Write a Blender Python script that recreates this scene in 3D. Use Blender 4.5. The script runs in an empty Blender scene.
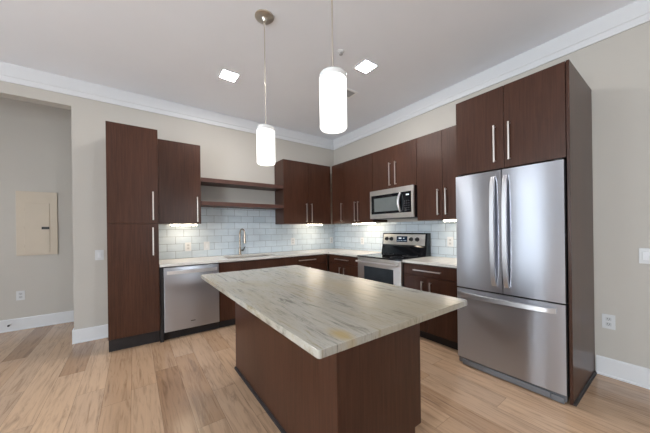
import bpy, bmesh, math, random
from mathutils import Vector, Matrix
S = bpy.context.scene
COL = S.collection
random.seed(7)

# ------------------------------------------------------------------ camera
F_PX, YH, PX, YAW, ROLL = 264.4, 229.2, 326.4, math.radians(36.046), math.radians(-0.743)
CAM = Vector((-3.307, -4.261, 1.302))
fw = Vector((math.sin(YAW), math.cos(YAW), 0)); rt = Vector((math.cos(YAW), -math.sin(YAW), 0)); up = Vector((0, 0, 1))
r3 = rt*math.cos(ROLL)+up*math.sin(ROLL); u3 = up*math.cos(ROLL)-rt*math.sin(ROLL)
cd = bpy.data.cameras.new('camera'); cam = bpy.data.objects.new('camera', cd); COL.objects.link(cam)
cd.sensor_width = 36; cd.lens = F_PX/650*36
cd.shift_x = -(PX-325)/650; cd.shift_y = (YH-216.5)/650
cd.clip_start = .02
m = Matrix((r3, u3, -fw)).transposed().to_4x4(); m.translation = CAM
cam.matrix_world = m
S.camera = cam

# ------------------------------------------------------------------ world, daylight, exposure
w = bpy.data.worlds.new('world'); S.world = w; w.use_nodes = True
w.node_tree.nodes['Background'].inputs[0].default_value = (.80, .90, 1, 1)
w.node_tree.nodes['Background'].inputs[1].default_value = 1.0
S.view_settings.view_transform = 'Standard'; S.view_settings.look = 'None'
S.view_settings.gamma = 1; S.view_settings.use_curve_mapping = False
S.view_settings.exposure = 0.98
def window_light(name, loc, rot, sx, sy, power, col):
    l = bpy.data.lights.new(name, 'AREA'); l.shape = 'RECTANGLE'; l.size = sx; l.size_y = sy; l.energy = power; l.color = col
    o = bpy.data.objects.new(name, l); COL.objects.link(o); o.location = loc; o.rotation_euler = rot
XL, YR, H = -7.3, -8.0, 3.105            # far left wall, rear wall, ceiling
WIN_L = [(-5.0, -3.5), (-2.35, -1.35), (.32, .88)]     # spans along y, far left wall; first added as fill, last for refrigerator streak
WIN_R = [(-6.7, -5.6), (-1.85, -1.40)]     # window spans along x in the rear wall
WZ0, WZ1 = .55, 2.65
for (a, b), pw in zip(WIN_L, (140, 18, 11)):
    window_light('daylight', (XL-.22, (a+b)/2, (WZ0+WZ1)/2), (0, -math.pi/2, 0), WZ1-WZ0, b-a, pw, (.86, .94, 1))
for (a, b), pw in zip(WIN_R, (6, 45)):
    window_light('daylight', ((a+b)/2, YR-.22, (WZ0+WZ1)/2), (math.pi/2, 0, 0), b-a, WZ1-WZ0, pw, (.88, .95, 1))

# ------------------------------------------------------------------ materials
def mat(name):
    M = bpy.data.materials.new(name); M.use_nodes = True
    nt = M.node_tree; return M, nt, nt.nodes['Principled BSDF']
def N(nt, t, **k):
    n = nt.nodes.new(t)
    for a, v in k.items():
        if a.startswith('i_'): n.inputs[a[2:].replace('_', ' ')].default_value = v
        else: setattr(n, a, v)
    return n
def L(nt, a, b): nt.links.new(a, b)
def c4(c): return (*c, 1)
def mapped(nt, scale, rot=(0, 0, 0), loc=(0, 0, 0)):
    g = N(nt, 'ShaderNodeNewGeometry'); mp = N(nt, 'ShaderNodeMapping')
    mp.inputs['Scale'].default_value = scale; mp.inputs['Rotation'].default_value = rot; mp.inputs['Location'].default_value = loc
    L(nt, g.outputs['Position'], mp.inputs['Vector']); return mp.outputs[0]
def noise(nt, vec, scale, detail=4, rough=.55, dist=0):
    n = N(nt, 'ShaderNodeTexNoise'); n.inputs['Scale'].default_value = scale; n.inputs['Detail'].default_value = detail
    n.inputs['Roughness'].default_value = rough; n.inputs['Distortion'].default_value = dist
    L(nt, vec, n.inputs['Vector']); return n.outputs['Fac']
def ramp(nt, fac, stops):
    r = N(nt, 'ShaderNodeValToRGB'); e = r.color_ramp.elements
    while len(e) < len(stops): e.new(.5)
    for i, (p, c) in enumerate(stops): e[i].position = p; e[i].color = c4(c)
    L(nt, fac, r.inputs[0]); return r.outputs[0]
def mixc(nt, fac, a, b, mode='MIX'):
    n = N(nt, 'ShaderNodeMix', data_type='RGBA', blend_type=mode)
    for s, v in ((n.inputs[0], fac), (n.inputs[6], a), (n.inputs[7], b)):
        if hasattr(v, 'links'): L(nt, v, s)
        else: s.default_value = v if isinstance(v, (int, float)) else c4(v)
    return n.outputs[2]
def math_(nt, op, a, b=0.0, c=None):
    n = N(nt, 'ShaderNodeMath', operation=op)
    for i, v in enumerate((a, b) if c is None else (a, b, c)):
        if hasattr(v, 'links'): L(nt, v, n.inputs[i])
        else: n.inputs[i].default_value = v
    return n.outputs[0]
def bump(nt, bs, h, strength=.1, dist=.01):
    b = N(nt, 'ShaderNodeBump'); b.inputs['Strength'].default_value = strength; b.inputs['Distance'].default_value = dist
    L(nt, h, b.inputs['Height']); L(nt, b.outputs[0], bs.inputs['Normal'])
def plain(name, col, rough=.5, metal=0, var=.06, scale=6, bmp=0, **k):
    M, nt, bs = mat(name)
    f = noise(nt, mapped(nt, (1, 1, 1)), scale)
    lo = tuple(c*(1-var) for c in col); hi = tuple(min(1, c*(1+var)) for c in col)
    L(nt, ramp(nt, f, [(.3, lo), (.7, hi)]), bs.inputs['Base Color'])
    bs.inputs['Roughness'].default_value = rough; bs.inputs['Metallic'].default_value = metal
    for a, v in k.items(): bs.inputs[a.replace('_', ' ')].default_value = v
    if bmp: bump(nt, bs, noise(nt, mapped(nt, (1, 1, 1)), 220, 2), bmp, .002)
    return M
def glow(name, col, strength):
    M, nt, bs = mat(name)
    bs.inputs['Base Color'].default_value = (.9, .9, .9, 1); bs.inputs['Roughness'].default_value = .4
    bs.inputs['Emission Color'].default_value = c4(col); bs.inputs['Emission Strength'].default_value = strength
    return M
def wood(name, lo, hi, rough=.31):
    M, nt, bs = mat(name)
    f = noise(nt, mapped(nt, (45, 45, 1.6)), 2.2, 5, .6, .25)
    f2 = noise(nt, mapped(nt, (3, 3, .5)), 1.5, 2)
    f3 = noise(nt, mapped(nt, (160, 160, 4)), 2, 2)
    s = math_(nt, 'ADD', math_(nt, 'MULTIPLY', f, .55), math_(nt, 'ADD', math_(nt, 'MULTIPLY', f2, .3), math_(nt, 'MULTIPLY', f3, .15)))
    L(nt, ramp(nt, s, [(.34, lo), (.64, hi)]), bs.inputs['Base Color'])
    bs.inputs['Roughness'].default_value = rough
    bs.inputs['Specular IOR Level'].default_value = .34
    bump(nt, bs, f, .05, .002)
    return M
def steel(name, col=(.53, .555, .615), rough=.29, aniso=.975, rot=0.25):
    M, nt, bs = mat(name)
    f = noise(nt, mapped(nt, (2, 2, 900)), 1, 2)
    bs.inputs['Base Color'].default_value = c4(col); bs.inputs['Metallic'].default_value = 1
    L(nt, math_(nt, 'ADD', math_(nt, 'MULTIPLY', f, .012), rough-.006), bs.inputs['Roughness'])
    bs.inputs['Anisotropic'].default_value = aniso; bs.inputs['Anisotropic Rotation'].default_value = rot
    t = N(nt, 'ShaderNodeTangent', direction_type='RADIAL', axis='Z'); L(nt, t.outputs[0], bs.inputs['Tangent'])
    return M
def floor_mat():
    M, nt, bs = mat('oak_planks')
    g = N(nt, 'ShaderNodeNewGeometry'); sp = N(nt, 'ShaderNodeSeparateXYZ'); L(nt, g.outputs['Position'], sp.inputs[0])
    PW, PL = .178, 1.22
    u = math_(nt, 'DIVIDE', math_(nt, 'ADD', sp.outputs[0], 20.07), PW); row = math_(nt, 'FLOOR', u); fu = math_(nt, 'FRACT', u)
    wn = N(nt, 'ShaderNodeTexWhiteNoise', noise_dimensions='1D'); L(nt, row, wn.inputs['W'])
    v = math_(nt, 'ADD', math_(nt, 'DIVIDE', math_(nt, 'ADD', sp.outputs[1], 30), PL), wn.outputs['Value'])
    cell = math_(nt, 'FLOOR', v); fv = math_(nt, 'FRACT', v)
    cb = N(nt, 'ShaderNodeCombineXYZ'); L(nt, row, cb.inputs[0]); L(nt, cell, cb.inputs[1])
    w2 = N(nt, 'ShaderNodeTexWhiteNoise', noise_dimensions='3D'); L(nt, cb.outputs[0], w2.inputs['Vector'])
    tone = ramp(nt, w2.outputs['Value'], [(0, (.34, .205, .122)), (.2, (.46, .300, .190)), (.55, (.55, .372, .242)), (.8, (.49, .340, .232)), (1, (.60, .408, .265))])
    # grain, shifted plank by plank
    sh = N(nt, 'ShaderNodeVectorMath', operation='SCALE'); L(nt, w2.outputs['Color'], sh.inputs[0]); sh.inputs['Scale'].default_value = 9
    ad = N(nt, 'ShaderNodeVectorMath', operation='ADD'); L(nt, g.outputs['Position'], ad.inputs[0]); L(nt, sh.outputs[0], ad.inputs[1])
    mp = N(nt, 'ShaderNodeMapping'); mp.inputs['Scale'].default_value = (24, 1.7, 1); L(nt, ad.outputs[0], mp.inputs[0])
    gr = noise(nt, mp.outputs[0], 1.6, 6, .62, .8)
    mp2 = N(nt, 'ShaderNodeMapping'); mp2.inputs['Scale'].default_value = (7, .8, 1); L(nt, ad.outputs[0], mp2.inputs[0])
    knots = noise(nt, mp2.outputs[0], 1.3, 7, .7, 1.6)
    col = mixc(nt, 1.0, tone, ramp(nt, gr, [(.28, (.64, .61, .58)), (.5, (1, 1, 1)), (.75, (1.10, 1.08, 1.05))]), 'MULTIPLY')
    col = mixc(nt, math_(nt, 'MULTIPLY', ramp(nt, knots, [(.57, (0, 0, 0)), (.73, (1, 1, 1))]), .72), col, (.17, .115, .085))
    du = math_(nt, 'MULTIPLY', math_(nt, 'MINIMUM', fu, math_(nt, 'SUBTRACT', 1, fu)), PW)
    dv = math_(nt, 'MULTIPLY', math_(nt, 'MINIMUM', fv, math_(nt, 'SUBTRACT', 1, fv)), PL)
    gap = math_(nt, 'LESS_THAN', math_(nt, 'MINIMUM', du, dv), .0013)
    col = mixc(nt, math_(nt, 'MULTIPLY', gap, .6), col, (.13, .085, .06))
    L(nt, col, bs.inputs['Base Color'])
    L(nt, math_(nt, 'ADD', math_(nt, 'MULTIPLY', gr, .12), .15), bs.inputs['Roughness'])
    bump(nt, bs, math_(nt, 'SUBTRACT', gr, gap), .06, .004)
    return M
def stone_mat(name, base, along='y', strength=1.0):
    M, nt, bs = mat(name)
    sc = (15, 1.5, 3) if along == 'y' else (1.5, 15, 3)
    rz = math.radians(5)
    v = mapped(nt, sc, (0, 0, rz))
    f1 = noise(nt, v, 1.6, 9, .70, .9)
    f2 = noise(nt, mapped(nt, tuple(2.6*s for s in sc), (0, 0, rz), (3, 7, 1)), 1.5, 6, .65, .6)
    f3 = noise(nt, mapped(nt, (1.0, .5, 1), (0, 0, rz), (5.3, 2, 0)), 1.4, 4, .5, .6)
    g_ = tuple(b*(1-.50*strength) for b in base); b_ = (base[0]*(1-.20*strength), base[1]*(1-.26*strength), base[2]*(1-.38*strength))
    f4 = noise(nt, mapped(nt, tuple(s_*q_ for s_, q_ in zip(sc, (3.2, 2.6, 2))), (0, 0, rz), (1, 4, 2)), 1.7, 6, .7, .4)
    col = ramp(nt, math_(nt, 'ADD', math_(nt, 'MULTIPLY', f1, .62), math_(nt, 'MULTIPLY', f4, .38)), [(.37, g_), (.46, base), (.53, tuple(min(1, b*1.12) for b in base)), (.62, b_)])
    col = mixc(nt, math_(nt, 'MULTIPLY', ramp(nt, f2, [(.55, (0, 0, 0)), (.70, (1, 1, 1))]),   .28*strength), col, (base[0]*.60, base[1]*.56, base[2]*.62))
    col = mixc(nt, math_(nt, 'MULTIPLY', ramp(nt, f3, [(.56, (0, 0, 0)), (.72, (1, 1, 1))]),   .5*strength), col, (base[0]*.95, base[1]*.82, base[2]*.60))
    L(nt, col, bs.inputs['Base Color']); bs.inputs['Roughness'].default_value = .26
    return M, nt, bs, col
def tile_mat(name, axis, zoff, soff):
    M, nt, bs = mat(name)
    g = N(nt, 'ShaderNodeNewGeometry'); sp = N(nt, 'ShaderNodeSeparateXYZ'); L(nt, g.outputs['Position'], sp.inputs[0])
    cb = N(nt, 'ShaderNodeCombineXYZ'); L(nt, math_(nt, 'ADD', sp.outputs[axis], soff), cb.inputs[0]); L(nt, math_(nt, 'ADD', sp.outputs[2], zoff), cb.inputs[1])
    b = N(nt, 'ShaderNodeTexBrick'); b.offset = .5; b.squash = 1
    for k, v in (('Scale', 1), ('Mortar Size', .0024), ('Mortar Smooth', .25), ('Bias', 0), ('Brick Width', .206), ('Row Height', .102)): b.inputs[k].default_value = v
    b.inputs['Color1'].default_value = (.50, .58, .645, 1); b.inputs['Color2'].default_value = (.59, .665, .725, 1); b.inputs['Mortar'].default_value = (.20, .23, .26, 1)
    L(nt, cb.outputs[0], b.inputs['Vector'])
    f = noise(nt, mapped(nt, (4, 4, 9)), 2, 3)
    col = mixc(nt, 1.0, b.outputs['Color'], ramp(nt, f, [(.3, (.93, .94, .95)), (.7, (1.04, 1.03, 1.02))]), 'MULTIPLY')
    L(nt, col, bs.inputs['Base Color']); bs.inputs['Roughness'].default_value = .22
    bump(nt, bs, math_(nt, 'SUBTRACT', 1, b.outputs['Fac']), .35, .003)
    return M
WOOD = wood('espresso_wood', (.032, .0112, .0056), (.076, .0305, .0182))
WOOD_EDGE = wood('espresso_edge', (.060, .026, .019), (.095, .044, .034), .4)
TOE = plain('toe_kick_black', (.014, .011, .012), .55, var=.3)
WALL = plain('wall_paint', (.525, .497, .455), .75, var=.015, scale=2, bmp=.05)
CEIL = plain('ceiling_paint', (.88, .90, .95), .85, var=.012, scale=2, bmp=.05)
WHITE = plain('trim_white', (.72, .73, .75), .4, var=.01)
VENT = plain('vent_white', (.93, .93, .93), .4, var=.01)
PLASTIC = plain('white_plastic', (.64, .65, .66), .35, var=.01)
SOCKET_FACE = plain('socket_face', (.52, .53, .54), .4, var=.01)
SOCKET = plain('socket_grey', (.42, .42, .43), .4, var=.02)
DARK = plain('black_plastic', (.012, .012, .014), .35, var=.2)
CHAR = plain('charcoal_metal', (.045, .046, .05), .4, .3, var=.1)
GREY = plain('grey_grille', (.16, .165, .18), .45, .2, var=.1)
BGLASS = plain('black_glass', (.006, .007, .009), .05, var=.2)
OVENGLASS = plain('oven_glass', (.035, .045, .055), .07, var=.15)
MWGLASS = plain('microwave_window', (.13, .145, .145), .12, var=.1)  # grey lifted to stand in for reflections on the window
NICKEL = plain('brushed_nickel', (.66, .62, .56), .30, 1, var=.03)
HANDLE = plain('satin_bar', (.72, .68, .64), .34, 1, var=.03)
BRONZE = plain('faucet_metal', (.42, .35, .29), .26, 1, var=.03)
STEEL = steel('stainless_steel')
STEEL_W = steel('stainless_range', (.72, .71, .69), .40, .6)  # lighter copy of the stainless, brightness painted in for missing window reflections
BAR = plain('bright_bar', (.88, .88, .89), .40, 1, var=.02)
STEEL_H = plain('stainless_handle', (.66, .67, .70), .38, 1, var=.02)
STEEL_B = plain('stainless_bar', (.66, .67, .69), .24, 1, var=.02)
SINKM = plain('sink_steel', (.50, .44, .38), .35, 1, var=.04)
BEIGE = plain('panel_beige', (.58, .50, .40), .5, var=.02)
DISPLAY = plain('display_navy', (.012, .028, .06), .1, var=.2)
DIGIT = glow('display_digits', (.35, .65, .9), .22)
SHADE = glow("frosted_shade", (1, .98, .96), .8)
SHADE_RIM = plain('frosted_glass_rim', (.80, .81, .80), .2, var=.01)
LED = glow('downlight_led', (1, .965, .93), 125)
UCL = glow('undercabinet_led', (1, .84, .64), 16)
FLOOR = floor_mat()
STONE, nt_, bs_, col_ = stone_mat('island_quartzite', (.375, .362, .322), 'y', 1.3)
# the rust-coloured bloom near one corner of the slab, a mark of the stone itself
mp_ = mapped(nt_, (1, 1, 1)); vm = N(nt_, 'ShaderNodeVectorMath', operation='SUBTRACT'); L(nt_, mp_, vm.inputs[0]); vm.inputs[1].default_value = (-2.695, -3.50, .9)
ms = N(nt_, 'ShaderNodeVectorMath', operation='MULTIPLY'); L(nt_, vm.outputs[0], ms.inputs[0]); ms.inputs[1].default_value = (22, 11, 1)
ln = N(nt_, 'ShaderNodeVectorMath', operation='LENGTH'); L(nt_, ms.outputs[0], ln.inputs[0])
spot = math_(nt_, 'MULTIPLY', math_(nt_, 'SUBTRACT', 1.0, math_(nt_, 'MINIMUM', ln.outputs['Value'], 1.0)), noise(nt_, mapped(nt_, (20, 8, 8)), 2, 4))
L(nt_, mixc(nt_, math_(nt_, 'MINIMUM', math_(nt_, 'MULTIPLY', spot, 1.9), .75), col_, (.40, .29, .11)), bs_.inputs['Base Color'])
COUNTER = stone_mat('counter_quartz', (.58, .565, .535), 'x', .16)[0]
TILE_BACK = tile_mat('glass_tile_back', 0, 20*.102-.914-.003+.0, 5.0)
TILE_RIGHT = tile_mat('glass_tile_right', 1, 20*.102-1.152, 5.06)
def pane_mat():
    M = bpy.data.materials.new('window_glass'); M.use_nodes = True; nt = M.node_tree; nt.nodes.clear()
    o = N(nt, 'ShaderNodeOutputMaterial'); t = N(nt, 'ShaderNodeBsdfTransparent'); g = N(nt, 'ShaderNodeBsdfGlossy'); g.inputs['Roughness'].default_value = .02
    x = N(nt, 'ShaderNodeMixShader'); x.inputs[0].default_value = .06
    L(nt, t.outputs[0], x.inputs[1]); L(nt, g.outputs[0], x.inputs[2]); L(nt, x.outputs[0], o.inputs[0]); return M
PANE = pane_mat()

# ------------------------------------------------------------------ mesh helpers
class MB:
    def __init__(s): s.bm = bmesh.new(); s.mi = 0
    def _merge(s, t):
        me = bpy.data.meshes.new('tmp'); t.to_mesh(me); t.free()
        n = len(s.bm.faces); s.bm.from_mesh(me); bpy.data.meshes.remove(me)
        s.bm.faces.ensure_lookup_table()
        for f in s.bm.faces[n:]: f.material_index = s.mi
        return s
    def box(s, x0, x1, y0, y1, z0, z1, bev=0, seg=2):
        t = bmesh.new()
        x0, x1 = sorted((x0, x1)); y0, y1 = sorted((y0, y1)); z0, z1 = sorted((z0, z1))
        vs = [t.verts.new((x, y, z)) for x in (x0, x1) for y in (y0, y1) for z in (z0, z1)]
        for q in ((0, 1, 3, 2), (4, 6, 7, 5), (0, 4, 5, 1), (2, 3, 7, 6), (0, 2, 6, 4), (1, 5, 7, 3)): t.faces.new([vs[i] for i in q])
        bmesh.ops.recalc_face_normals(t, faces=t.faces)
        if bev: bmesh.ops.bevel(t, geom=t.edges[:], offset=min(bev, .45*min(x1-x0, y1-y0, z1-z0)), segments=seg, affect='EDGES', profile=.5)
        return s._merge(t)
    def wb(s, wall, s0, s1, d0, d1, z0, z1, bev=0, seg=2):     # s along the wall, d out of it
        return s.box(s0, s1, -d0, -d1, z0, z1, bev, seg) if wall == 'A' else s.box(-d0, -d1, s0, s1, z0, z1, bev, seg)
    def poly(s, pts, fn, a, b, bev=0):                          # prism over a 2-D outline; fn(u, v, w) -> xyz
        t = bmesh.new()
        A = [t.verts.new(fn(u, v, a)) for u, v in pts]; B = [t.verts.new(fn(u, v, b)) for u, v in pts]
        t.faces.new(A); t.faces.new(B[::-1]); n = len(pts)
        for i in range(n): t.faces.new((A[i], B[i], B[(i+1) % n], A[(i+1) % n]))
        bmesh.ops.recalc_face_normals(t, faces=t.faces)
        if bev: bmesh.ops.bevel(t, geom=t.edges[:], offset=bev, segments=2, affect='EDGES', profile=.5)
        return s._merge(t)
    def tube(s, pts, r, seg=14, closed=False):
        t = bmesh.new(); pts = [Vector(p) for p in pts]; rr = r if isinstance(r, (list, tuple)) else [r]*len(pts)
        ref = None; rings = []
        for i, p in enumerate(pts):
            d = (pts[min(i+1, len(pts)-1)]-pts[max(i-1, 0)]).normalized()
            if ref is None: ref = d.orthogonal().normalized()
            ref = (ref-d*ref.dot(d)).normalized(); o = d.cross(ref)
            rings.append([t.verts.new(p+(ref*math.cos(a)+o*math.sin(a))*rr[i]) for a in (2*math.pi*k/seg for k in range(seg))])
        for a, b in zip(rings, rings[1:]):
            for k in range(seg): t.faces.new((a[k], a[(k+1) % seg], b[(k+1) % seg], b[k]))
        t.faces.new(rings[0][::-1]); t.faces.new(rings[-1])
        bmesh.ops.recalc_face_normals(t, faces=t.faces)
        return s._merge(t)
    def lathe(s, prof, c, axis='z', seg=40):                    # prof: (radius, height)
        t = bmesh.new(); rings = []
        def P(r, h, a):
            u, v = r*math.cos(a), r*math.sin(a)
            q = (u, v, h) if axis == 'z' else ((h, u, v) if axis == 'x' else (u, h, v))
            return Vector(c)+Vector(q)
        for r, h in prof:
            rings.append([t.verts.new(P(r, h, 0))] if r < 1e-6 else [t.verts.new(P(r, h, 2*math.pi*k/seg)) for k in range(seg)])
        for a, b in zip(rings, rings[1:]):
            for k in range(seg):
                k2 = (k+1) % seg
                if len(a) == 1 and len(b) == 1: continue
                if len(a) == 1: t.faces.new((a[0], b[k], b[k2]))
                elif len(b) == 1: t.faces.new((a[k], a[k2], b[0]))
                else: t.faces.new((a[k], a[k2], b[k2], b[k]))
        bmesh.ops.recalc_face_normals(t, faces=t.faces)
        return s._merge(t)
ORIG = {}
def link(name, mb, mats, parent=None, base=None, label=None, cat=None, group=None, kind=None, smooth=40):
    me = bpy.data.meshes.new(name); bm = mb.bm
    if parent is not None: o0 = ORIG[parent.name]
    elif base is not None: o0 = Vector(base)
    else:
        xs = [v.co for v in bm.verts]
        o0 = Vector(((min(v.x for v in xs)+max(v.x for v in xs))/2, (min(v.y for v in xs)+max(v.y for v in xs))/2, min(v.z for v in xs)))
    bmesh.ops.translate(bm, verts=bm.verts, vec=-o0)
    bm.to_mesh(me); bm.free()
    for M in (mats if isinstance(mats, (list, tuple)) else [mats]): me.materials.append(M)
    if smooth:
        for p in me.polygons: p.use_smooth = True
        me.set_sharp_from_angle(angle=math.radians(smooth))
    o = bpy.data.objects.new(name, me); COL.objects.link(o)
    if parent is not None: o.parent = parent
    else: o.location = o0
    if smooth:
        wn_ = o.modifiers.new('weighted_normal', 'WEIGHTED_NORMAL'); wn_.keep_sharp = True; wn_.weight = 80
    ORIG[o.name] = o0
    return tag(o, label, cat, group, kind)
def tag(o, label=None, cat=None, group=None, kind=None):
    for k, v in (('label', label), ('category', cat), ('group', group), ('kind', kind)):
        if v: o[k] = v
    return o
def thing(name, base, label, cat, group=None):
    o = bpy.data.objects.new(name, None); COL.objects.link(o); o.location = base; o.empty_display_size = .1
    ORIG[o.name] = Vector(base)
    return tag(o, label, cat, group)
def structure(name, mb, M, smooth=0): return link(name, mb, M, kind='structure', smooth=smooth)

# ------------------------------------------------------------------ room shell
structure('floor', MB().box(XL-.15, .15, YR-.15, 1.22, -.1, 0), FLOOR)
structure('ceiling', MB().box(XL-.15, .15, YR-.15, 1.22, H, H+.1), CEIL)
OX0, OX1, OZ = -7.0, -3.888, 2.788            # cased opening to the corridor
b = MB(); b.box(OX1, 0, 0, .15, 0, H); b.box(OX0, OX1, 0, .15, OZ, H); b.box(XL, OX0, 0, .15, 0, H)
structure('wall_back', b, WALL)
structure('wall_right', MB().box(0, .15, YR, 1.22, 0, H), WALL)
structure('wall_hall', MB().box(XL, 0, 1.07, 1.22, 0, H), WALL)
structure('wall_hall_end', MB().box(-2.75, -2.6, .15, 1.07, 0, H), WALL)
b = MB(); ys = [YR-.15]+[v for p in WIN_L for v in p]+[1.22]
for i in range(0, len(ys), 2): b.box(XL-.15, XL, ys[i], ys[i+1], 0, H)
for a, c in WIN_L: b.box(XL-.15, XL, a, c, 0, WZ0); b.box(XL-.15, XL, a, c, WZ1, H)
structure('wall_left', b, WALL)
b = MB(); xs = [XL]+[v for p in WIN_R for v in p]+[.15]
for i in range(0, len(xs), 2): b.box(xs[i], xs[i+1], YR-.15, YR, 0, H)
for a, c in WIN_R: b.box(a, c, YR-.15, YR, 0, WZ0); b.box(a, c, YR-.15, YR, WZ1, H)
structure('wall_rear', b, WALL)
n = 0
for side, spans in (('L', WIN_L), ('R', WIN_R)):
    for a, c in spans:
        n += 1; b = MB(); q = MB(); mid = (a+c)/2; zm = (WZ0+WZ1)/2
        def wbx(mb, s0, s1, d0, d1, z0, z1):
            mb.box(XL-d1, XL-d0, s0, s1, z0, z1) if side == 'L' else mb.box(s0, s1, YR-d1, YR-d0, z0, z1)
        for s0, s1, z0, z1 in ((a, a+.06, WZ0, WZ1), (c-.06, c, WZ0, WZ1), (a+.06, c-.06, WZ0, WZ0+.06), (a+.06, c-.06, WZ1-.06, WZ1), (mid-.03, mid+.03, WZ0+.06, WZ1-.06)):
            wbx(b, s0, s1, .05, .12, z0, z1)
        wf = structure('window_%d' % n, b, WHITE)
        for s0, s1 in ((a+.06, mid-.03), (mid+.03, c-.06)):
            q = MB(); wbx(q, s0, s1, .08, .09, WZ0+.06, WZ1-.06); link('pane', q, PANE, wf, smooth=0)
# crown boards: a flat board with a stepped lower edge
ZC = 2.911
def crown_prof(): return [(0, ZC), (.014, ZC), (.016, ZC+.055), (.022, ZC+.062), (.024, H), (0, H)]
structure('trim_1', MB().poly(crown_prof(), lambda u, v, w_: (w_, -u, v), XL, 0), WHITE)
structure('trim_2', MB().poly(crown_prof(), lambda u, v, w_: (-u, w_, v), YR, -.024), WHITE)
def bb_prof(): return [(0, 0), (.022, 0), (.022, .012), (.015, .02), (.015, .148), (.010, .158), (0, .158)]
b = MB(); b.poly(bb_prof(), lambda u, v, w_: (w_, -u, v), OX1-.015, -3.547); b.box(OX1-.015, OX1, 0, .15, 0, .158)
structure('baseboard_back', b, WHITE)
structure('baseboard_right', MB().poly(bb_prof(), lambda u, v, w_: (-u, w_, v), YR, -3.765), WHITE)
structure('baseboard_hall', MB().poly(bb_prof(), lambda u, v, w_: (w_, 1.07-u, v), XL, -2.75), WHITE)

# tile backsplash: two runs meeting in the corner
TT = .012
b = MB(); b.box(-3.069, -.0006, -TT, -.0006, .9145, 1.3975); b.box(-2.560, -1.313, -TT, -.0006, 1.3975, 1.6525)
link('tile_backsplash', b, TILE_BACK, label='pale blue-grey glass subway tile behind the sink and faucet, up to the shelf', cat='backsplash', group='tile backsplash runs', smooth=0)
b = MB(); b.box(-TT, -.0006, -2.900, -TT, .9145, 1.3975)
link('tile_backsplash', b, TILE_RIGHT, label='pale blue-grey glass subway tile behind the range, under the microwave', cat='backsplash', group='tile backsplash runs', smooth=0)

# ------------------------------------------------------------------ cabinets
def handle(parent, wall, s, d, z, length, vertical=True):
    """bar pull: a flat bar on two posts; (s, z) is its middle, d the door face."""
    b = MB(); h = length/2; r = .0065
    if vertical:
        b.wb(wall, s-r, s+r, d+.024, d+.036, z-h, z+h, .002)
        for q in (z-h+.012, z+h-.012): b.wb(wall, s-.005, s+.005, d-.001, d+.026, q-.005, q+.005)
    else:
        b.wb(wall, s-h, s+h, d+.024, d+.036, z-r, z+r, .002)
        for q in (s-h+.012, s+h-.012): b.wb(wall, q-.005, q+.005, d-.001, d+.026, z-.005, z+.005)
    return link('handle', b, HANDLE, parent)
def front(kind, parent, wall, s0, s1, d, z0, z1):
    g = .0017
    return link(kind, MB().wb(wall, s0+g, s1-g, d+.001, d+.021, z0+g, z1-g, .0015), WOOD, parent)
def carcass(parent, wall, s0, s1, d1, z0, z1, open_top=False):
    b = MB()
    if open_top:
        t = .018
        b.wb(wall, s0, s0+t, .002, d1, z0, z1); b.wb(wall, s1-t, s1, .002, d1, z0, z1); b.wb(wall, s0+t, s1-t, .002, d1, z0, z0+t); b.wb(wall, s0+t, s1-t, .002, .012, z0+t, z1)
    else: b.wb(wall, s0, s1, .002, d1, z0, z1, .0008, 1)
    return link('carcass', b, WOOD, parent)
def cab(name, label, group, wall, s0, s1, d, z0, z1, doors=(), drawers=(), toe=0, filler=None, open_top=False):
    sm = (s0+s1)/2
    t = thing(name, (sm, -d/2, z0) if wall == 'A' else (-d/2, sm, z0), label, 'cabinet', group)
    c0 = z0+toe
    carcass(t, wall, s0, s1, d-.021, c0, z1, open_top)
    if toe: link('toe_kick', MB().wb(wall, s0, s1, .01, d-.075, z0, c0), TOE, t)
    if filler: link('filler_strip', MB().wb(wall, filler[0], filler[1], d-.06, d-.008, c0, z1), WOOD, t)
    for a, e, q0, q1, hs, h0, h1 in doors:
        dr = front('door', t, wall, a, e, d-.021, q0, q1)
        if hs is not None: handle(dr, wall, hs, d, (h0+h1)/2, h1-h0)
    for a, e, q0, q1, hs, hz, hl in drawers:
        dr = front('drawer_front', t, wall, a, e, d-.021, q0, q1)
        if hs is not None: handle(dr, wall, hs, d, hz, hl, False)
    return t
ZU0, ZU1, DU = 1.398, 2.469, .336
GU = 'dark wood wall cabinets'
tall = cab('tall_pantry_cabinet', 'tall dark wood pantry cabinet standing on the floor beside the dishwasher', None, 'A', -3.541, -3.073, .630, 0, 2.484,
    doors=[(-3.541, -3.073, .150, 1.390, -3.131, 1.030, 1.348), (-3.541, -3.073, 1.390, 2.484, -3.127, 1.434, 1.757)], toe=.145)
cab('wall_cabinet', 'dark wood wall cabinet with one door, between tall pantry and open shelves', GU, 'A', -3.069, -2.561, DU, ZU0, ZU1,
    doors=[(-3.055, -2.561, ZU0, ZU1, -2.612, 1.424, 1.760)])
cab('wall_cabinet', 'dark wood two-door wall cabinet right of the open shelves, over the sink-wall counter', GU, 'A', -1.312, -.345, DU, ZU0, ZU1,
    doors=[(-1.312, -.829, ZU0, ZU1, -.882, 1.430, 1.752), (-.829, -.400, ZU0, ZU1, -.776, 1.430, 1.752)], filler=(-.399, -.338))
cab('wall_cabinet', 'narrow dark wood wall cabinet with one door, in the corner of the range wall', GU, 'B', -.716, -.341, DU, ZU0, ZU1,
    doors=[(-.716, -.385, ZU0, ZU1, -.660, 1.436, 1.757)])
cab('wall_cabinet', 'dark wood two-door wall cabinet just left of the microwave', GU, 'B', -1.395, -.719, DU, ZU0, ZU1,
    doors=[(-1.395, -1.048, ZU0, ZU1, -1.087, 1.424, 1.752), (-1.048, -.719, ZU0, ZU1, -1.008, 1.424, 1.752)])
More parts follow.
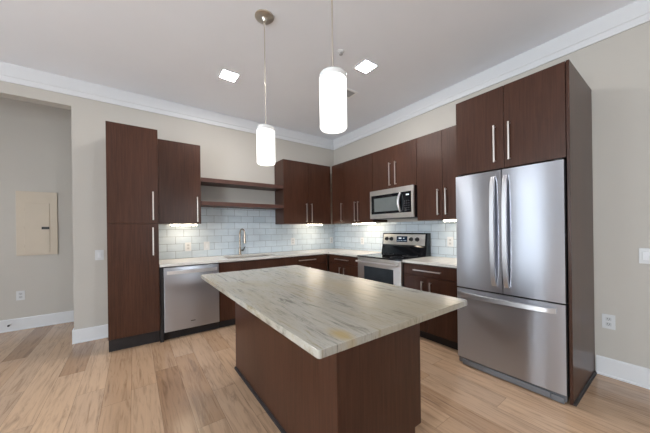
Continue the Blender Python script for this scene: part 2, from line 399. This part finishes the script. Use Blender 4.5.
cab('wall_cabinet', 'short dark wood two-door wall cabinet directly above the microwave', GU, 'B', -2.181, -1.398, DU, 1.866, ZU1,
    doors=[(-2.181, -1.800, 1.866, ZU1, -1.852, 1.912, 2.238), (-1.800, -1.398, 1.866, ZU1, -1.748, 1.912, 2.238)])
cab('wall_cabinet', 'dark wood two-door wall cabinet between microwave and refrigerator', GU, 'B', -2.884, -2.184, DU, ZU0, ZU1,
    doors=[(-2.884, -2.534, ZU0, ZU1, -2.583, 1.456, 1.767), (-2.534, -2.184, ZU0, ZU1, -2.482, 1.456, 1.767)])
cab('over_fridge_cabinet', 'deep dark wood two-door cabinet above the stainless refrigerator', None, 'B', -3.735, -2.921, .750, 1.806, 2.510,
    doors=[(-3.735, -3.335, 1.806, 2.510, -3.378, 1.864, 2.183), (-3.335, -2.921, 1.806, 2.510, -3.267, 1.864, 2.183)])
t = thing('fridge_end_panel', (-.37, -3.747, 0), 'tall dark wood end panel on the floor right of the refrigerator', 'panel')
link('panel', MB().box(-.746, -.001, -3.756, -3.737, 0, 2.511, .001), WOOD, t)
link('shoe_moulding', MB().poly([(0, 0), (.016, 0), (.012, .014), (0, .02)], lambda u, v, w_: (w_, -3.756-u, v), -.745, -.025), TOE, t)

GB = 'dark wood base cabinets'
DB = .620; ZB = .884
cab('base_cabinet', 'dark wood sink base cabinet under the faucet, right of the dishwasher', GB, 'A', -2.411, -1.463, DB, 0, ZB,
    doors=[(-2.411, -1.937, .11, .737, None, 0, 0), (-1.937, -1.463, .11, .737, None, 0, 0)], drawers=[(-2.411, -1.463, .742, .874, None, 0, 0)], toe=.10, open_top=True)
cab('base_cabinet', 'dark wood drawer base cabinet in the far corner, on the sink wall', GB, 'A', -1.460, -.640, DB, 0, ZB,
    doors=[(-1.460, -1.055, .11, .737, -1.10, .40, .69), (-1.055, -.664, .11, .737, -1.01, .40, .69)], drawers=[(-1.460, -.664, .742, .874, -1.055, .812, .32)], toe=.10, filler=(-.662, -.640))
cab('base_cabinet', 'dark wood base cabinet just left of the range, with one drawer over two doors', GB, 'B', -1.386, -.625, DB, 0, ZB,
    doors=[(-1.386, -.998, .11, .737, -1.053, .37, .690), (-.998, -.660, .11, .737, -.942, .37, .690)], drawers=[(-1.386, -.660, .742, .874, -.990, .812, .33)], toe=.10, filler=(-.658, -.628))
cab('base_cabinet', 'dark wood base cabinet between range and refrigerator, with one drawer over two doors', GB, 'B', -2.886, -2.180, DB, 0, ZB,
    doors=[(-2.886, -2.498, .11, .737, -2.549, .37, .690), (-2.498, -2.180, .11, .737, -2.445, .37, .690)], drawers=[(-2.886, -2.180, .742, .874, -2.505, .811, .345)], toe=.10)
# open shelves between the wall cabinets
GS = 'open shelves over the sink'
link('wall_shelf', MB().box(-2.559, -1.314, -.336, -.002, 1.976, 2.034, .0015), WOOD_EDGE, label='upper dark wood open shelf over the sink, between two wall cabinets', cat='shelf', group=GS)
link('wall_shelf', MB().box(-2.559, -1.314, -.336, -.002, 1.653, 1.710, .0015), WOOD_EDGE, label='lower dark wood open shelf over the sink, above the blue-grey tile', cat='shelf', group=GS)

# countertops
SX0, SX1, SY0, SY1 = -2.265, -1.505, -.520, -.125      # sink cut-out
b = MB(); za, zb = .885, .914
b.box(-3.069, SX0, -.645, -.001, za, zb); b.box(SX1, -.001, -.645, -.001, za, zb); b.box(SX0, SX1, SY1, -.001, za, zb); b.box(SX0, SX1, -.645, SY0, za, zb)
b.box(-.645, -.001, -1.387, -.645, za, zb)
bmesh.ops.remove_doubles(b.bm, verts=b.bm.verts, dist=1e-5)
link('countertop', b, COUNTER, label='pale stone L-shaped countertop along the sink wall with the sink cut into it', cat='countertop', smooth=0)
link('countertop', MB().box(-.645, -.001, -2.890, -2.181, za, zb, .002), COUNTER, label='short pale stone countertop between range and refrigerator', cat='countertop')
# sink and faucet
t = thing('undermount_sink', (-1.885, -.32, .68), 'steel undermount sink set into the pale countertop below the faucet', 'sink')
b = MB(); q = .004; zt = .8845; zb_ = .69
b.box(SX0-.02, SX0+q, SY0-.02, SY1+.02, zb_, zt); b.box(SX1-q, SX1+.02, SY0-.02, SY1+.02, zb_, zt)
b.box(SX0, SX1, SY1-q, SY1+.02, zb_, zt); b.box(SX0, SX1, SY0-.02, SY0+q, zb_, zt); b.box(SX0-.02, SX1+.02, SY0-.02, SY1+.02, zb_-.01, zb_)
link('basin', b, SINKM, t, smooth=0)
link('drain', MB().lathe([(0, .004), (.03, .002), (.045, .004), (.045, 0), (0, 0)], (-1.885, -.3, zb_), seg=24), STEEL_B, t)
fx, fy = -1.955, -.075
t = thing('kitchen_faucet', (fx, fy, .914), 'tall gooseneck pull-down faucet standing behind the sink', 'faucet')
link('base', MB().lathe([(0, 0), (.027, 0), (.027, .008), (.021, .014), (.019, .11), (.016, .118), (0, .118)], (fx, fy, .914), seg=24), BRONZE, t)
R_ = .085; zt = 1.236
pts = [(fx, fy, 1.02), (fx, fy, 1.12)]+[(fx+.02*(1-math.cos(a))*.5, fy-R_*(1-math.cos(a)), zt+R_*math.sin(a)) for a in [math.pi*k/16 for k in range(17)]]
link('gooseneck', MB().tube(pts, .0125), BRONZE, t)
ex, ey = fx+.02, fy-2*R_
link('spray_head', MB().lathe([(0, .135), (.0125, .135), (.016, .10), (.018, .03), (.021, .0), (.018, -.004), (0, -.004)], (ex, ey, 1.103), seg=24), BRONZE, t)
b = MB(); b.tube([(fx+.012, fy, .985), (fx+.055, fy, .985)], .014); b.tube([(fx+.05, fy, .985), (fx+.062, fy-.02, 1.02), (fx+.066, fy-.05, 1.045)], [.008, .0065, .005], 10)
link('lever', b, CHAR, t)

# under-cabinet lights
GL = 'under-cabinet light bars'
def ucl(wall, s0, s1, zc, label):
    t = thing('undercabinet_light', ((s0+s1)/2, -.25, zc-.022) if wall == 'A' else (-.25, (s0+s1)/2, zc-.022), label, 'light', GL)
    link('housing', MB().wb(wall, s0, s1, .215, .285, zc-.008, zc-.0005, .002), PLASTIC, t)
    link('lens', MB().wb(wall, s0+.004, s1-.004, .22, .28, zc-.022, zc-.008, .003), UCL, t)
ucl('A', -2.915, -2.600, ZU0, 'glowing light bar under the one-door cabinet beside the tall pantry')
ucl('A', -.80, -.50, ZU0, 'glowing light bar under the two-door cabinet right of the shelves')
ucl('B', -1.345, -.867, ZU0, 'glowing light bar under the two-door cabinet left of the microwave')
ucl('B', -2.860, -2.505, ZU0, 'glowing light bar under the cabinet beside the refrigerator')

# ------------------------------------------------------------------ dishwasher
DX0, DX1 = -3.030, -2.416
t = thing('dishwasher', ((DX0+DX1)/2, -.3, 0), 'stainless dishwasher under the counter beside the tall pantry', 'dishwasher')
link('tub', MB().box(DX0-.003, DX1+.002, -.600, -.02, .10, .878), CHAR, t, smooth=0)
link('side_filler', MB().box(-3.070, DX0-.004, -.612, -.02, 0, .882), TOE, t, smooth=0)
d = link('door', MB().box(DX0, DX1, -.640, -.601, .112, .872, .006, 3), STEEL, t)
b = MB(); n_ = 14
pts = [(DX0+.03+(DX1-DX0-.06)*k/n_, -.668-.014*math.sin(math.pi*k/n_), .812) for k in range(n_+1)]
for (x, y, z), (x2, y2, z2) in zip(pts, pts[1:]):
    b.poly([(x, y+.008), (x, y-.008), (x2, y2-.008), (x2, y2+.008)], lambda u, v, w_: (u, v, w_), z-.02, z+.02)
bmesh.ops.remove_doubles(b.bm, verts=b.bm.verts, dist=1e-5)
for x in (DX0+.036, DX1-.036): b.box(x-.008, x+.008, -.668, -.638, .795, .829)
link('handle', b, BAR, d)
link('control_strip', MB().box(DX0+.004, DX1-.004, -.632, -.602, .872, .879), DARK, d, smooth=0)
link('badge', MB().box(-2.752, -2.70, -.6412, -.639, .194, .203), CHAR, d, smooth=0)
link('toe_panel', MB().box(DX0, DX1, -.555, -.535, 0, .105), TOE, t, smooth=0)

# ------------------------------------------------------------------ range
RY0, RY1 = -2.176, -1.391     # right end, left end
t = thing('electric_range', (-.33, (RY0+RY1)/2, 0), 'stainless electric range with black glass cooktop, under the microwave', 'range')
link('body', MB().box(-.620, -.03, RY0, RY1, .05, .895), CHAR, t, smooth=0)
for x in (-.58, -.08):
    for y in (RY0+.05, RY1-.05): link('foot', MB().lathe([(0, 0), (.02, 0), (.02, .05), (0, .05)], (x, y, 0), seg=16), DARK, t)
c = link('cooktop', MB().box(-.668, -.03, RY0-.002, RY1+.002, .896, .917, .004), BGLASS, t)
for x, y, r in ((-.50, RY1-.2, .105), (-.50, RY0+.2, .085), (-.22, RY1-.2, .08), (-.22, RY0+.2, .1)):
    b = MB(); b.lathe([(r-.004, 0), (r-.004, .0006), (r, .0006), (r, 0)], (x, y, .917), seg=40); link('burner_ring', b, GREY, c)
link('front_rail', MB().box(-.660, -.620, RY0, RY1, .872, .895, .003), STEEL_W, t)
d = link('oven_door', MB().box(-.660, -.621, RY0+.002, RY1-.002, .255, .868, .005), STEEL_W, t)
link('oven_window', MB().box(-.6625, -.658, RY0+.125, RY1-.135, .36, .775, .001), OVENGLASS, d)
b = MB(); b.tube([(-.708, RY0+.02, .838), (-.708, RY1-.02, .838)], .013)
for y in (RY0+.06, RY1-.06): b.box(-.708, -.659, y-.010, y+.010, .828, .848, .003)
link('handle', b, BAR, d)
link('storage_drawer', MB().box(-.655, -.621, RY0+.002, RY1-.002, .065, .248, .005), STEEL_W, t)
g = link('backguard', MB().poly([(.028, .917), (.15, .917), (.125, 1.035), (.105, 1.222), (.098, 1.232), (.028, 1.232)], lambda u, v, w_: (-u, w_, v), RY0, RY1, .002), BGLASS, t)
nx = lambda z: .125-(z-1.035)*.107     # face of the sloping panel
p = link('control_panel', MB().poly([(nx(1.060)-.002, 1.060), (nx(1.060)+.006, 1.060), (nx(1.214)+.006, 1.214), (nx(1.214)-.002, 1.214)], lambda u, v, w_: (-u, w_, v), RY0+.028, RY1-.022, .001), STEEL_W, g)
zk = 1.143
for y in (RY1-.095, RY1-.185, RY0+.245, RY0+.145):
    k = MB(); k.lathe([(0, 0), (.030, 0), (.030, .006), (.024, .008), (.021, .032), (.018, .036), (0, .036)], (0, 0, 0), axis='x', seg=24)
    k.mi = 0; k.box(.03, .042, -.004, .004, -.02, .02)
    bmesh.ops.scale(k.bm, verts=k.bm.verts, vec=(-1, 1, 1)); bmesh.ops.reverse_faces(k.bm, faces=k.bm.faces)
    bmesh.ops.translate(k.bm, verts=k.bm.verts, vec=(-nx(zk)-.005, y, zk)); link('knob', k, DARK, p)
ds = link('display', MB().poly([(nx(1.10)+.005, 1.100), (nx(1.10)+.009, 1.100), (nx(1.185)+.009, 1.185), (nx(1.185)+.005, 1.185)], lambda u, v, w_: (-u, w_, v), -1.862, -1.672), DISPLAY, p)
for i, (y, z, ww, hh) in enumerate([(-1.735, 1.155, .05, .018), (-1.80, 1.155, .022, .010), (-1.70, 1.120, .014, .008), (-1.735, 1.120, .014, .008), (-1.77, 1.120, .014, .008), (-1.81, 1.120, .014, .008), (-1.84, 1.120, .014, .008)]):
    link('clock_digits' if i == 0 else 'button', MB().box(-nx(z)-.0100, -nx(z)-.0085, y-ww/2, y+ww/2, z-hh/2, z+hh/2), DIGIT, p, smooth=0)

# ------------------------------------------------------------------ microwave
MY0, MY1, MZ0, MZ1 = -2.176, -1.401, 1.442, 1.862
t = thing('microwave_oven', (-.2, (MY0+MY1)/2, MZ0), 'stainless microwave mounted under the short cabinet, above the range', 'microwave')
link('case', MB().box(-.372, -.016, MY0, MY1, MZ0+.012, MZ1, .003), DARK, t)
link('bottom_vent', MB().box(-.36, -.03, MY0+.01, MY1-.01, MZ0, MZ0+.012), CHAR, t, smooth=0)
b = MB()   # door frame
yo = MY0+.185
b.box(-.400, -.373, MY0, MY1, MZ0+.006, MZ0+.072, .002); b.box(-.400, -.373, MY0, MY1, MZ1-.074, MZ1, .002)
b.box(-.400, -.373, MY1-.030, MY1, MZ0+.072, MZ1-.074); b.box(-.400, -.373, MY0, MY0+.036, MZ0+.072, MZ1-.074)
d = link('door_frame', b, STEEL_W, t)
link('door_glass', MB().box(-.398, -.374, yo, MY1-.030, MZ0+.072, MZ1-.074), BGLASS, d, smooth=0)
link('window', MB().box(-.3995, -.397, yo+.055, MY1-.085, MZ0+.105, MZ1-.118, .0005), MWGLASS, d)
cp = link('control_panel', MB().box(-.399, -.374, MY0+.036, yo-.002, MZ0+.072, MZ1-.074), BGLASS, t, smooth=0)
link('clock', MB().box(-.4002, -.3985, MY0+.070, MY0+.115, MZ1-.125, MZ1-.108), DIGIT, cp, smooth=0)
b = MB()
for r in range(5):
    for k in range(3): b.box(-.4, -.3985, MY0+.062+.034*k, MY0+.082+.034*k, MZ0+.095+.03*r, MZ0+.107+.03*r)
link('keypad', b, CHAR, cp, smooth=0)
b = MB(); hy = yo+.018
pts = [(-.405-.030*math.sin(math.pi*k/12)-.004, hy+.012*math.sin(math.pi*k/12), MZ0+.085+.255*k/12) for k in range(13)]
b.tube(pts, [.013+.006*math.sin(math.pi*k/12) for k in range(13)], 12)
link('handle', b, BAR, d)
link('badge', MB().box(-.4012, -.399, -1.815, -1.765, MZ1-.046, MZ1-.030), PLASTIC, d, smooth=0)

# ------------------------------------------------------------------ refrigerator
FY0, FY1 = -3.728, -2.934
t = thing('refrigerator', (-.4, (FY0+FY1)/2, 0), 'large stainless french-door refrigerator with bottom freezer drawer', 'refrigerator')
link('body', MB().box(-.715, -.03, FY0+.004, FY1-.004, .03, 1.772, .004), CHAR, t)
for x in (-.66, -.1):
    for y in (FY0+.06, FY1-.06): link('foot', MB().lathe([(0, 0), (.02, 0), (.02, .031), (0, .031)], (x, y, 0), seg=16), DARK, t)
def bowed(kind, y0, y1, z0, z1, parent):
    """door slab: dark core with a stainless skin bowed outwards a little across the whole front"""
    core = link(kind, MB().box(-.783, -.722, y0, y1, z0, z1, .003), CHAR, parent)
    ym, hw = (FY0+FY1)/2, (FY1-FY0)/2
    def fx_(y): return -.796+.0085*((y-ym)/hw)**2 
    n = 28; top = [(fx_(y0+(y1-y0)*k/n), y0+(y1-y0)*k/n) for k in range(n+1)]
    poly = top+[(-.784, y1), (-.784, y0)]
    link('skin', MB().poly(poly, lambda u, v, w_: (u, v, w_), z0, z1), STEEL, core, smooth=30)
    return core, fx_
YS = -3.329
dl, fxx = bowed('door', YS+.003, FY1, .738, 1.786, t)
dr, _ = bowed('door', FY0, YS-.003, .738, 1.786, t)
fz, _ = bowed('freezer_drawer', FY0, FY1, .070, .726, t)
def arc_handle(parent, p0, p1, bow, wid, name='handle'):
    """flat bowed bar from p0 to p1, standing off the door towards -x"""
    b = MB(); n = 20; p0, p1 = Vector(p0), Vector(p1); d = (p1-p0).normalized(); side = Vector((1, 0, 0)).cross(d)
    prev = None; tm = bmesh.new()
    for k in range(n+1):
        s = k/n; q = p0.lerp(p1, s)+Vector((-bow*math.sin(math.pi*s)**.35, 0, 0)); hw = wid/2
        ring = [tm.verts.new(q+side*(hw*a)+Vector((e, 0, 0))) for a, e in ((-1, .010), (-1, -.004), (-.86, -.008), (.86, -.008), (1, -.004), (1, .010))]
        if prev:
            for i in range(6): tm.faces.new((prev[i], prev[(i+1) % 6], ring[(i+1) % 6], ring[i]))
        else: tm.faces.new(ring[::-1])
        prev = ring
    tm.faces.new(prev); bmesh.ops.recalc_face_normals(tm, faces=tm.faces); b._merge(tm)
    return link(name, b, STEEL_H, parent)
arc_handle(dl, (-.802, YS+.062, .795), (-.800, YS+.062, 1.735), .040, .036)
arc_handle(dr, (-.802, YS-.032, .795), (-.800, YS-.032, 1.735), .040, .036)
arc_handle(fz, (-.798, FY0+.052, .676), (-.798, FY1-.030, .676), .045, .040)
b = MB(); b.box(-.775, -.722, FY0+.004, FY1-.004, .014, .066, .004); b.box(-.800, -.775, FY0+.09, FY1-.05, .012, .058, .004); b.box(-.793, -.775, FY0+.012, FY0+.09, .006, .05, .004)
link('base_grille', b, GREY, t)
for y in (FY1-.06, FY0+.01): link('hinge_cover', MB().box(-.78, -.70, y, y+.05, 1.7865, 1.80, .004), DARK, t)

# ------------------------------------------------------------------ island
IX0, IX1, IY0, IY1 = -2.541, -1.888, -3.277, -1.726
t = thing('kitchen_island', ((IX0+IX1)/2, (IY0+IY1)/2, 0), 'dark wood kitchen island cabinet in the middle of the floor', 'island')
b = MB(); b.box(IX0+.02, IX1-.021, IY0+.02, IY1-.02, .10, .883)
link('carcass', b, WOOD, t, smooth=0)
link('toe_kick', MB().box(IX0+.02, IX1-.075, IY0+.02, IY1-.02, 0, .10), TOE, t, smooth=0)
link('back_panel', MB().box(IX0, IX0+.0195, IY0+.0005, IY1-.0005, 0, .883, .001), WOOD, t)
for y in (IY0, IY1-.0195):
    b = MB(); b.poly([(IX0+.020, 0), (IX1-.060, 0), (IX1-.060, .10), (IX1, .10), (IX1, .883), (IX0+.020, .883)], lambda u, v, w_: (u, w_, v), y, y+.0195, .0008)
    link('end_panel', b, WOOD, t)
for k in range(3):
    y0 = IY0+.021+k*(IY1-IY0-.042)/3; y1 = y0+(IY1-IY0-.042)/3
    d = link('door', MB().box(IX1-.020, IX1, y0+.002, y1-.002, .11, .870, .0015), WOOD, t)
    b = MB(); ym = (y0+y1)/2; b.box(IX1+.024, IX1+.036, ym-.16, ym+.16, .80, .813, .002)
    for q in (ym-.148, ym+.148): b.box(IX1-.001, IX1+.026, q-.005, q+.005, .802, .812)
    link('handle', b, HANDLE, d)
link('shoe_moulding', MB().poly([(0, 0), (.016, 0), (.013, .013), (0, .02)], lambda u, v, w_: (IX0-u, w_, v), IY0, IY1), TOE, t)
b = MB().box(-2.834, -1.866, -3.560, -1.712, .884, .914)
bmesh.ops.bevel(b.bm, geom=[e for e in b.bm.edges if abs(e.verts[0].co.z-e.verts[1].co.z) > .01], offset=.012, segments=4, affect='EDGES', profile=.5)
bmesh.ops.bevel(b.bm, geom=[e for e in b.bm.edges if abs(e.verts[0].co.z-e.verts[1].co.z) < .001 and len(e.link_faces) == 2 and any(abs(f.normal.z) > .9 for f in e.link_faces)], offset=.003, segments=2, affect='EDGES', profile=.5)
link('island_countertop', b, STONE, label='large streaky grey-beige stone slab lying on the dark wood island', cat='countertop')

# ------------------------------------------------------------------ pendants
def pendant(x, y, label):
    t = thing('pendant_lamp', (x, y, 1.846), label, 'lamp', 'pendant lamps over the island')
    link('canopy', MB().lathe([(0, H), (.078, H), (.078, H-.008), (.070, H-.015), (.024, H-.019), (.020, H-.024), (.010, H-.042), (0, H-.042)], (x, y, 0)), NICKEL, t)
    link('rod', MB().tube([(x, y, H-.04), (x, y, 2.180)], .0050, 12), NICKEL, t)
    z0, z1, r = 1.856, 2.172, .0755
    s = link('shade', MB().lathe([(0, z0+.001), (r-.016, z0), (r-.006, z0+.003), (r, z0+.012), (r, z1-.038)], (x, y, 0), seg=48), SHADE, t)
    link('shade_collar', MB().lathe([(r, z1-.0378), (r+.0012, z1-.036), (r+.0012, z1-.030), (r, z1-.028), (r, z1-.014), (r-.008, z1-.003), (r-.02, z1), (.02, z1+.001), (.011, z1+.018), (0, z1+.018)], (x, y, 0), seg=48), SHADE_RIM, t)
    return t
pendant(-2.398, -2.160, 'white cylinder pendant lamp on a rod, the one over the far end of the island')
pendant(-2.400, -3.095, 'white cylinder pendant lamp on a rod, the one over the near end of the island')

# ------------------------------------------------------------------ ceiling fittings
def downlight(x, y, label):
    t = thing('ceiling_light', (x, y, H-.012), label, 'light', 'square recessed ceiling lights')
    b = MB(); r, i = .095, .083
    b.box(x-r, x+r, y-r, y-i, H-.008, H-.0003); b.box(x-r, x+r, y+i, y+r, H-.008, H-.0003); b.box(x-r, x-i, y-i, y+i, H-.008, H-.0003); b.box(x+i, x+r, y-i, y+i, H-.008, H-.0003)
    link('trim_frame', b, WHITE, t, smooth=0)
    link('diffuser', MB().box(x-i, x+i, y-i, y+i, H-.006, H-.0003), LED, t, smooth=0)
downlight(-2.394, -1.121, 'bright square recessed ceiling light above the aisle before the dishwasher')
downlight(-1.205, -2.158, 'bright square recessed ceiling light above the aisle before the range')
t = thing('air_vent', (-1.0, -1.61, H-.01), 'white square ceiling air vent partly hidden behind the near pendant shade', 'vent')
x0, x1, y0, y1 = -1.09, -.895, -1.70, -1.515
b = MB(); b.box(x0, x1, y0, y0+.025, H-.01, H-.0003, .002); b.box(x0, x1, y1-.025, y1, H-.01, H-.0003, .002); b.box(x0, x0+.025, y0+.025, y1-.025, H-.01, H-.0003, .002); b.box(x1-.025, x1, y0+.025, y1-.025, H-.01, H-.0003, .002)
link('frame', b, VENT, t)
b = MB()
for k in range(6): y = y0+.035+k*.022; b.poly([(y, H-.004), (y+.002, H-.003), (y+.016, H-.009), (y+.014, H-.010)], lambda u, v, w_: (w_, u, v), x0+.025, x1-.025)
link('louvres', b, SOCKET, t, smooth=0)
t = thing('fire_sprinkler', (-1.589, -2.191, H-.035), 'small ceiling fire sprinkler beside the near pendant rod', 'sprinkler')
link('escutcheon', MB().lathe([(0, 0), (.034, 0), (.032, -.008), (.014, -.012), (0, -.012)], (-1.589, -2.191, H), seg=24), WHITE, t)
link('sprinkler_head', MB().lathe([(0, -.011), (.011, -.011), (.009, -.026), (.018, -.030), (.018, -.033), (0, -.033)], (-1.589, -2.191, H), seg=20), SOCKET, t)

# ------------------------------------------------------------------ wall plates
def plate_outlet(wall, s, z, label, d0=0.0, sc=1.0, off=0.0):
    def P(mb, s0, s1, a, b_, z0, z1, bev=0): mb.wb(wall, s0, s1, a+d0, b_+d0, z0, z1, bev) if wall != 'H' else mb.box(s0, s1, 1.07-a, 1.07-b_, z0, z1, bev)
    base = {'A': (s, -d0, z-.06), 'B': (-d0, s, z-.06), 'H': (s, 1.07, z-.06)}[wall]
    t = thing('wall_outlet', base, label, 'outlet', 'white wall outlets')
    b = MB(); P(b, s-.040, s+.040, .0003, .006, z-.062, z+.062, .002); link('plate', b, PLASTIC, t)
    for dz in (-.022, .022):
        b = MB(); P(b, s-.017, s+.017, .0055, .0085, z+dz-.015, z+dz+.015, .004); r = link('receptacle', b, SOCKET_FACE, t)
        b = MB()
        for ds_ in (-.006, .006): P(b, s+ds_-.0014, s+ds_+.0014, .0083, .0088, z+dz-.003, z+dz+.008)
        P(b, s-.002, s+.002, .0083, .0088, z+dz-.011, z+dz-.007); link('slots', b, CHAR, r, smooth=0)
def plate_switch(wall, s, z, label, d0=0.0, w_=.041):
    base = (s, -d0, z-.06) if wall == 'A' else (-d0, s, z-.06)
    t = thing('light_switch', base, label, 'switch', 'white light switches')
    link('plate', MB().wb(wall, s-w_, s+w_, d0+.0003, d0+.006, z-.062, z+.062, .002), PLASTIC, t)
    for ds_ in ((0,) if w_ < .05 else (-.023, .023)):
        link('rocker', MB().wb(wall, s+ds_-.016, s+ds_+.016, d0+.0055, d0+.010, z-.033, z+.033, .002), WHITE, t)
plate_outlet('A', -2.680, 1.075, 'white outlet on the tile under the lit cabinet beside the pantry', TT)
plate_switch('A', -2.432, 1.078, 'white switch on the tile between an outlet and the faucet', TT)
plate_outlet('A', -.975, 1.09, 'white outlet on the sink-wall tile under the two-door cabinet', TT)
plate_outlet('A', -.096, 1.08, 'white outlet on the sink-wall tile right beside the room corner', TT)
plate_outlet('B', -.822, 1.085, 'white outlet on the range-wall tile left of the range', TT)
plate_outlet('B', -2.445, 1.120, 'white outlet on the tile between range and refrigerator', TT)
plate_switch('A', -3.652, 1.022, 'white light switch on the wall just left of the tall pantry')
plate_outlet('B', -3.843, .473, 'white outlet low on the bare wall right of the refrigerator')
plate_switch('B', -4.075, 1.055, 'white double light switch on the bare wall right of the refrigerator', w_=.058)
plate_outlet('H', -4.555, .460, 'white outlet low on the corridor wall below the electrical panel')

# corridor: electrical panel and door stop
t = thing('electrical_panel', (-4.388, 1.07, .996), 'beige metal electrical panel set in the corridor wall', 'electrical panel')
link('frame', MB().box(-4.586, -4.190, 1.054, 1.0697, .996, 1.872, .003), BEIGE, t)
d = link('door', MB().box(-4.510, -4.267, 1.047, 1.0545, 1.025, 1.712, .002), BEIGE, t)
link('latch', MB().box(-4.346, -4.270, 1.041, 1.048, 1.352, 1.386, .002), DARK, d)
b = MB()
for z in (1.12, 1.37, 1.62): b.box(-4.516, -4.508, 1.044, 1.0535, z-.02, z+.02, .001)
link('hinges', b, BEIGE, d)
t = thing('door_stop', (-4.646, 1.05, .08), 'small metal door stop on the corridor baseboard', 'door stop')
link('stem', MB().tube([(-4.646, 1.0555, .092), (-4.646, 1.00, .092)], .007, 12), NICKEL, t)
link('bumper', MB().tube([(-4.646, 1.003, .092), (-4.646, .982, .092)], .012, 12), DARK, t)
